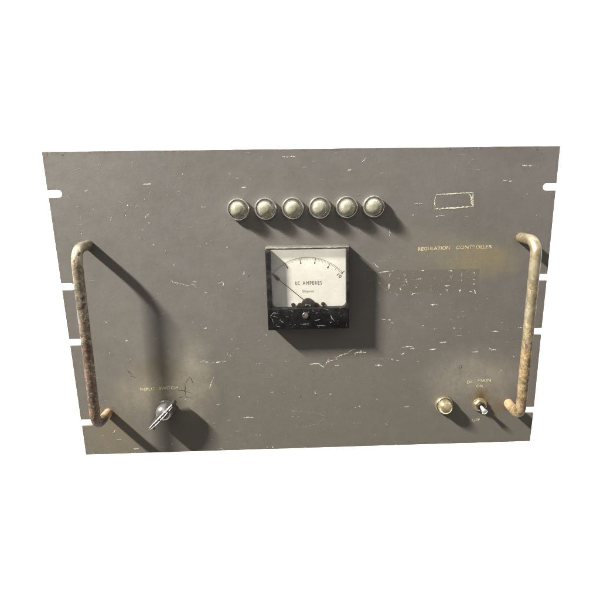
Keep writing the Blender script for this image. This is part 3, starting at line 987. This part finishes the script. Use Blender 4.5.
CX, CY = 240.8, 146.2
def polar(r, deg):
    a = math.radians(deg)
    return (CX + r * math.sin(a), CY - r * math.cos(a))
bm = bmesh.new()
H1 = DH + .06
def stroke(bm, p, q, w, h=H1):
    dx, dy = q[0] - p[0], q[1] - p[1]
    L = math.hypot(dx, dy)
    nx, ny = -dy / L * w / 2, dx / L * w / 2
    bm.faces.new([bm.verts.new(P(a, b, h)) for a, b in ((p[0] + nx, p[1] + ny), (p[0] - nx, p[1] - ny), (q[0] - nx, q[1] - ny), (q[0] + nx, q[1] + ny))])
A0, A1, RA = -47.6, 49.0, 45.3
for k in range(6):
    d = A0 + (A1 - A0) * k / 5
    i = 5.6 if k < 5 else 1.2
    stroke(bm, polar(RA + (.2 if k < 5 else 2.6), d), polar(RA - i, d), .62)
    stroke(bm, polar(RA - i + 1.6, d), polar(RA - i - .1, d), 1.15, H1 + .02)
face_viewer(bm)
link_mesh('scale_ticks', bm, M_INK, dial)
bm = bmesh.new()
for k in range(51):
    d = A0 + (A1 - A0) * k / 50
    stroke(bm, polar(RA + .1, d), polar(RA - (2.8 if k % 5 == 0 else 1.7), d), .28, H1 + .01)
for k in range(64):
    d0, d1 = A0 + (A1 - A0) * k / 64, A0 + (A1 - A0) * (k + 1) / 64
    stroke(bm, polar(RA + .3, d0), polar(RA + .3, d1), .30, H1 + .03)
face_viewer(bm)
link_mesh('scale_arc', bm, M_FAINTINK, dial)
def dial_text(body, x0, x1, yb, cap, mat, rot=0, shear=0.0, thin=0.0):
    bm = text_bm(body, x0, x1, yb, cap, H1 + .05, spacing=1.25, shear=shear, thin=thin)
    if rot:
        c = P((x0 + x1) / 2, yb - cap / 2, 0)
        bmesh.ops.rotate(bm, verts=bm.verts[:], cent=c, matrix=Matrix.Rotation(math.radians(rot), 3, 'Y'))
    link_mesh('lettering', bm, mat, dial)
dial_text('10', 269.8, 274.0, 121.0, 3.2, M_INK, rot=47, thin=.012)
dial_text('DC', 228.8, 233.0, 127.9, 3.6, M_INK, thin=0.0)
dial_text('AMPERES', 236.0, 254.6, 127.8, 3.6, M_INK, thin=0.0)
dial_text('Simpson', 235.2, 246.6, 135.4, 2.7, M_FAINTINK, shear=.35)

bm = bmesh.new()
HN = DH + 2.2
a = math.radians(-48.6)
def along(r, s):
    return (CX + r * math.sin(a) + s * math.cos(a), CY - r * math.cos(a) + s * math.sin(a))
prism(bm, [along(4, .32), along(36, .24), along(37.5, 1.5), along(39.5, 1.7), along(42, .9), along(46.5, .16), along(46.5, -.16), along(42, -.9), along(39.5, -1.7), along(37.5, -1.5), along(36, -.24), along(4, -.32)], HN, HN + .35)
link_mesh('needle', bm, M_NEEDLE, meter)
bm = bmesh.new()
def half_disc(cx, cy, r, n=20, r2=None):
    return [(cx + r * math.cos(PI + PI * k / n), cy + (r2 or r) * math.sin(PI + PI * k / n)) for k in range(n + 1)]
prism(bm, half_disc(CX, 149.6, 7.2, r2=8.6), DH + .5, DH + 3.4, bevel=.5)
for sx in (-1, 1):
    prism(bm, half_disc(CX + sx * 7.8, 149.6, 3.3, r2=3.8), DH + .2, DH + 2.0, bevel=.3)
link_mesh('movement_cover', bm, M_PIVOT, meter, smooth=40)
for dx, dy in ((-14.7, 147.7), (14.9, 147.4)):
    bm = bmesh.new()
    lathe(bm, [(0, 0), (2.0, 0), (2.0, .7), (1.5, 1.3), (0, 1.5)], 24)
    link_mesh('dial_screw', bm, M_PIVOT, meter, smooth=40, loc=P(CX + dx, dy, DH + .05))
bm = bmesh.new()
for dx, r in ((-1.6, 1.2), (2.2, 1.0), (.2, .8)):
    ret = bmesh.ops.create_icosphere(bm, subdivisions=2, radius=r / 1000, matrix=Matrix.Translation(P(CX + dx, 147.0 + abs(dx) * .4, DH + 3.6)))
link_mesh('pivot_bearing', bm, M_SCREW, meter, smooth=180)

# clear cover: flat front pane that rolls back over the top edge
bm = bmesh.new()
prof = [(WY1 + .4, MH + .35)]
RB = 5.0
for k in range(9):
    t = PI / 2 * k / 8
    prof.append((MY0 + RB - RB * math.sin(t), MH + .35 - RB + RB * math.cos(t)))
prof.append((MY0, DH - .8))
rows = [[bm.verts.new(P(x, y, h)) for x in (MX0 + .25, MX1 - .25)] for y, h in prof]
inner = [[bm.verts.new(P(x, y, h)) for x in (MX0 + .25, MX1 - .25)] for y, h in
         [(WY1 + .4, MH + .05)] + [(MY0 + RB - (RB - 1.6) * math.sin(PI / 2 * k / 8), MH - RB + .35 + (RB - 1.6) * math.cos(PI / 2 * k / 8)) for k in range(9)] + [(MY0 + 1.6, DH - .8)]]
for A, B in zip(rows, rows[1:]):
    bm.faces.new((A[0], A[1], B[1], B[0]))
bmesh.ops.recalc_face_normals(bm, faces=bm.faces[:])
for v in [v for r in inner for v in r]:
    bm.verts.remove(v)
pane = link_mesh('window_pane', bm, M_CLEAR, meter, smooth=60)
bm = bmesh.new()
box(bm, MX0 + .1, MX1 - .1, MY0 + .25, MY0 + 1.5, .15, MH - 2.4, bevel=.5)
link_mesh('cover_rim', bm, M_FROST, meter, smooth=40)
# the zero adjusting screw
bm = bmesh.new()
lathe(bm, [(0, 0), (3.1, 0), (3.1, .7), (2.6, 1.1), (0, 1.1)], 32)
za = link_mesh('zero_screw', bm, M_SCREW, meter, smooth=35, loc=P(238.0, 156.6, MH + .02))

# ------------------------------------------------------------------ selector knob
KX, KY = 90.4, 258.6
bm = bmesh.new()
lathe(bm, [(0, .2), (9.8, .2), (10.0, .8), (9.8, 2.0), (8.9, 2.8), (8.6, 5.0), (8.4, 9.0), (7.9, 12.0), (6.8, 14.2), (5.0, 15.6), (2.6, 16.3), (0, 16.6)], 72)
knob = link_mesh('selector_knob', bm, M_KNOBBODY, root, smooth=40, loc=P(KX, KY))
bm = bmesh.new()
ca, sa = math.cos(math.radians(44)), math.sin(math.radians(44))
def kp(u, v, h):       # u along the bar towards the upper right, v across it
    return Vector(((u * ca + v * sa) / 1000, -h / 1000, (u * sa - v * ca) / 1000))
sec = []
for u, hw_t, hw_b, top, bot in ((-18.5, .9, 1.6, 20.5, 9.5), (-17.5, 1.5, 2.6, 22.0, 7.0), (-9, 2.0, 4.2, 22.6, 6.0), (0, 2.0, 5.2, 22.0, 6.0), (9, 1.9, 4.2, 20.4, 6.0), (16.6, 1.3, 2.2, 17.6, 7.0), (17.6, .7, 1.3, 15.6, 9.0)):
    sec.append([bm.verts.new(kp(u, v, h)) for v, h in ((-hw_b, bot), (-hw_t - .5, top - 4), (-hw_t, top - .4), (-hw_t + .5, top), (hw_t - .5, top), (hw_t, top - .4), (hw_t + .5, top - 4), (hw_b, bot))])
for A, B in zip(sec, sec[1:]):
    for k in range(7):
        bm.faces.new((A[k], A[k + 1], B[k + 1], B[k]))
    bm.faces.new((A[7], A[0], B[0], B[7]))
bm.faces.new(sec[0])
bm.faces.new(sec[-1][::-1])
bmesh.ops.recalc_face_normals(bm, faces=bm.faces[:])
bar = link_mesh('pointer_bar', bm, M_KNOB, knob, smooth=40)
bm = bmesh.new()
def bar_top(u):
    for (u0, h0), (u1, h1) in zip(((-17.5, 22.0), (-9, 22.6), (0, 22.0), (9, 20.4)), ((-9, 22.6), (0, 22.0), (9, 20.4), (16.6, 17.6))):
        if u <= u1:
            return h0 + (h1 - h0) * (u - u0) / (u1 - u0)
    return 17.6
def kat(u, v, h):
    return kp(u, v, bar_top(u) + h)
ribbon(bm, [(-17.2, -.8), (-9, -1.25), (0, -1.3), (9, -1.2), (16.2, -.6)], .95, .10, at=kat, step=1.0, gap=.04)
ribbon(bm, [(-17.2, .9), (-9, 1.25), (0, 1.3), (9, 1.15), (16.2, .6)], .75, .12, at=kat, step=1.0, gap=.12)
face_viewer(bm)
link_mesh('worn_edge_line', bm, M_KNOBLINE, knob)
bm = bmesh.new()
lathe(bm, [(0, 0), (1.5, 0), (1.5, .6), (0, .8)], 20)
link_mesh('set_screw', bm, M_SCREW, knob, smooth=40, loc=kp(-15.5, 2.9, 18.2))

# ------------------------------------------------------------------ toggle switch
TX, TY = 422.6, 264.4
bm = bmesh.new()
lathe(bm, [(0, .15), (7.6, .15), (7.8, .5), (7.7, 1.2), (7.2, 1.5), (0, 1.5)], 48)
def hexa(a, r, h):
    return (.93 / math.cos(((a + .3) % (PI / 3)) - PI / 6) - 1)
b2 = bmesh.new()
lathe(b2, [(0, 1.5), (6.4, 1.5), (6.5, 1.8), (6.4, 3.4), (5.6, 4.0), (4.3, 4.0)], 48, facet=hexa)
me_t = bpy.data.meshes.new('nut_tmp')
b2.to_mesh(me_t)
b2.free()
bm.from_mesh(me_t)
bpy.data.meshes.remove(me_t)
sw = link_mesh('toggle_switch', bm, M_BRASSRIM, root, smooth=35, loc=P(TX, TY))
bm = bmesh.new()
lathe(bm, [(4.6, 1.6), (4.6, 5.6), (4.2, 6.0), (3.2, 6.0), (3.0, 4.6), (0, 4.4)], 40)
link_mesh('bushing', bm, M_DARKHOLE, sw, smooth=35)
bm = bmesh.new()
lv = []
for t in range(13):
    s = t / 12
    lv.append((s, 1.5 + 1.0 * s + (.5 * math.sin(min(1, max(0, (s - .75) / .25)) * PI / 2) if s > .75 else 0)))
d = Vector((.9, -9.2, -2.0)) / 1000
o0 = Vector((0, -4.4, 0)) / 1000
q = d.to_track_quat('Z', 'Y')
rings = []
for s, r in lv + [(1.03, 2.6), (1.05, 1.8)]:
    c = o0 + d * s
    rings.append([bm.verts.new(c + q @ Vector((r / 1000 * math.cos(2 * PI * k / 24), r / 1000 * math.sin(2 * PI * k / 24), 0))) for k in range(24)])
for A, B in zip(rings, rings[1:]):
    for k in range(24):
        bm.faces.new((A[k], A[(k + 1) % 24], B[(k + 1) % 24], B[k]))
bm.faces.new(rings[-1])
bm.faces.new(rings[0][::-1])
bmesh.ops.recalc_face_normals(bm, faces=bm.faces[:])
link_mesh('lever', bm, M_LEVER, sw, smooth=40)

# ------------------------------------------------------------------ white backdrop and lamps
bm = bmesh.new()
BD = 1.6
vs = [bm.verts.new(p) for p in ((-14, BD, -7), (14, BD, -7), (14, BD, 9), (-14, BD, 9))]
bm.faces.new(vs)
T = NT('white_seamless_paper')
wn = T.noise(3, 3)
M_PAPER = T.done(T.bsdf(Base_Color=T.mix(wn, (.86, .86, .86), (.88, .88, .88)), Roughness=.9, Specular_IOR_Level=.1))
bd = link_mesh('backdrop', bm, M_PAPER)
bd['kind'] = 'structure'

def area(name, loc, target, power, size, size_y=None, color=(1, 1, 1)):
    li = bpy.data.lights.new(name, 'AREA')
    li.energy = power
    li.color = color
    if size_y:
        li.shape = 'RECTANGLE'
        li.size, li.size_y = size, size_y
    else:
        li.shape = 'DISK'
        li.size = size
    o = bpy.data.objects.new(name, li)
    COL.objects.link(o)
    o.location = loc
    o.rotation_euler = (Vector(target) - Vector(loc)).to_track_quat('-Z', 'Y').to_euler()
    return o
CZ = BASE_Z + PH / 2000
el, az, dist = math.radians(KEY_EL), math.radians(KEY_AZ), KEY_D
Ld = Vector((-math.cos(el) * math.cos(az), -math.sin(el), math.cos(el) * math.sin(az)))
ctr = Vector((0, 0, CZ))
key = area('key_lamp', ctr + Ld * dist, ctr, KEY_P, KEY_SIZE[0], KEY_SIZE[1], color=(1, .955, .89))
n_ = Vector((0, -1, 0))
tall = (n_ - Ld * n_.dot(Ld)).normalized()
wide = tall.cross(Ld)
key.rotation_euler = Matrix((wide, tall, Ld)).transposed().to_euler()
area('added_backdrop_lamp', (0, .35, CZ + 2.6), (0, BD, CZ + .6), BACK_P, 14, .5)  # unseen pair of lamps, added to overexpose the backdrop to plain white
area('added_backdrop_lamp', (0, .35, CZ - 2.6), (0, BD, CZ - .6), BACK_P, 14, .5)

w = bpy.data.worlds.new('World')
scene.world = w
w.use_nodes = True
nt = w.node_tree
bg = nt.nodes['Background']
tc = nt.nodes.new('ShaderNodeTexCoord')
sp = nt.nodes.new('ShaderNodeSeparateXYZ')
nt.links.new(tc.outputs['Generated'], sp.inputs[0])
rp = nt.nodes.new('ShaderNodeValToRGB')
mr = nt.nodes.new('ShaderNodeMapRange')
mr.inputs[1].default_value = -1
nt.links.new(sp.outputs[2], mr.inputs[0])
nt.links.new(mr.outputs[0], rp.inputs[0])
e = rp.color_ramp.elements
e[0].position, e[0].color = 0.0, (.30, .27, .23, 1)
e[1].position, e[1].color = 1.0, (1.25, 1.22, 1.2, 1)
m1 = e.new(.48); m1.color = (.50, .47, .44, 1)
m2 = e.new(.62); m2.color = (.72, .70, .69, 1)
nt.links.new(rp.outputs[0], bg.inputs[0])
bg.inputs[1].default_value = WORLD_S

# ------------------------------------------------------------------ camera
cam = bpy.data.cameras.new('camera')
co = bpy.data.objects.new('camera', cam)
COL.objects.link(co)
cam.sensor_width = 36
cam.lens = 28.8
cam.shift_x = -22 / 600
cam.clip_start, cam.clip_end = .02, 60
r0, r1, r2 = CAM_R
w3 = lambda v: Vector((v[0], v[2], -v[1]))
right, down, fwd = w3(r0), w3(r1), w3(r2)
mt = Matrix((right, -down, -fwd)).transposed().to_4x4()
mt.translation = Vector(((CAM_P[0] - PW / 2) / 1000, CAM_P[2] / 1000, BASE_Z + (PH - CAM_P[1]) / 1000))
co.matrix_world = mt
scene.camera = co

scene.view_settings.view_transform = 'Standard'
scene.view_settings.look = 'None'
scene.view_settings.exposure = 0
scene.view_settings.gamma = 1
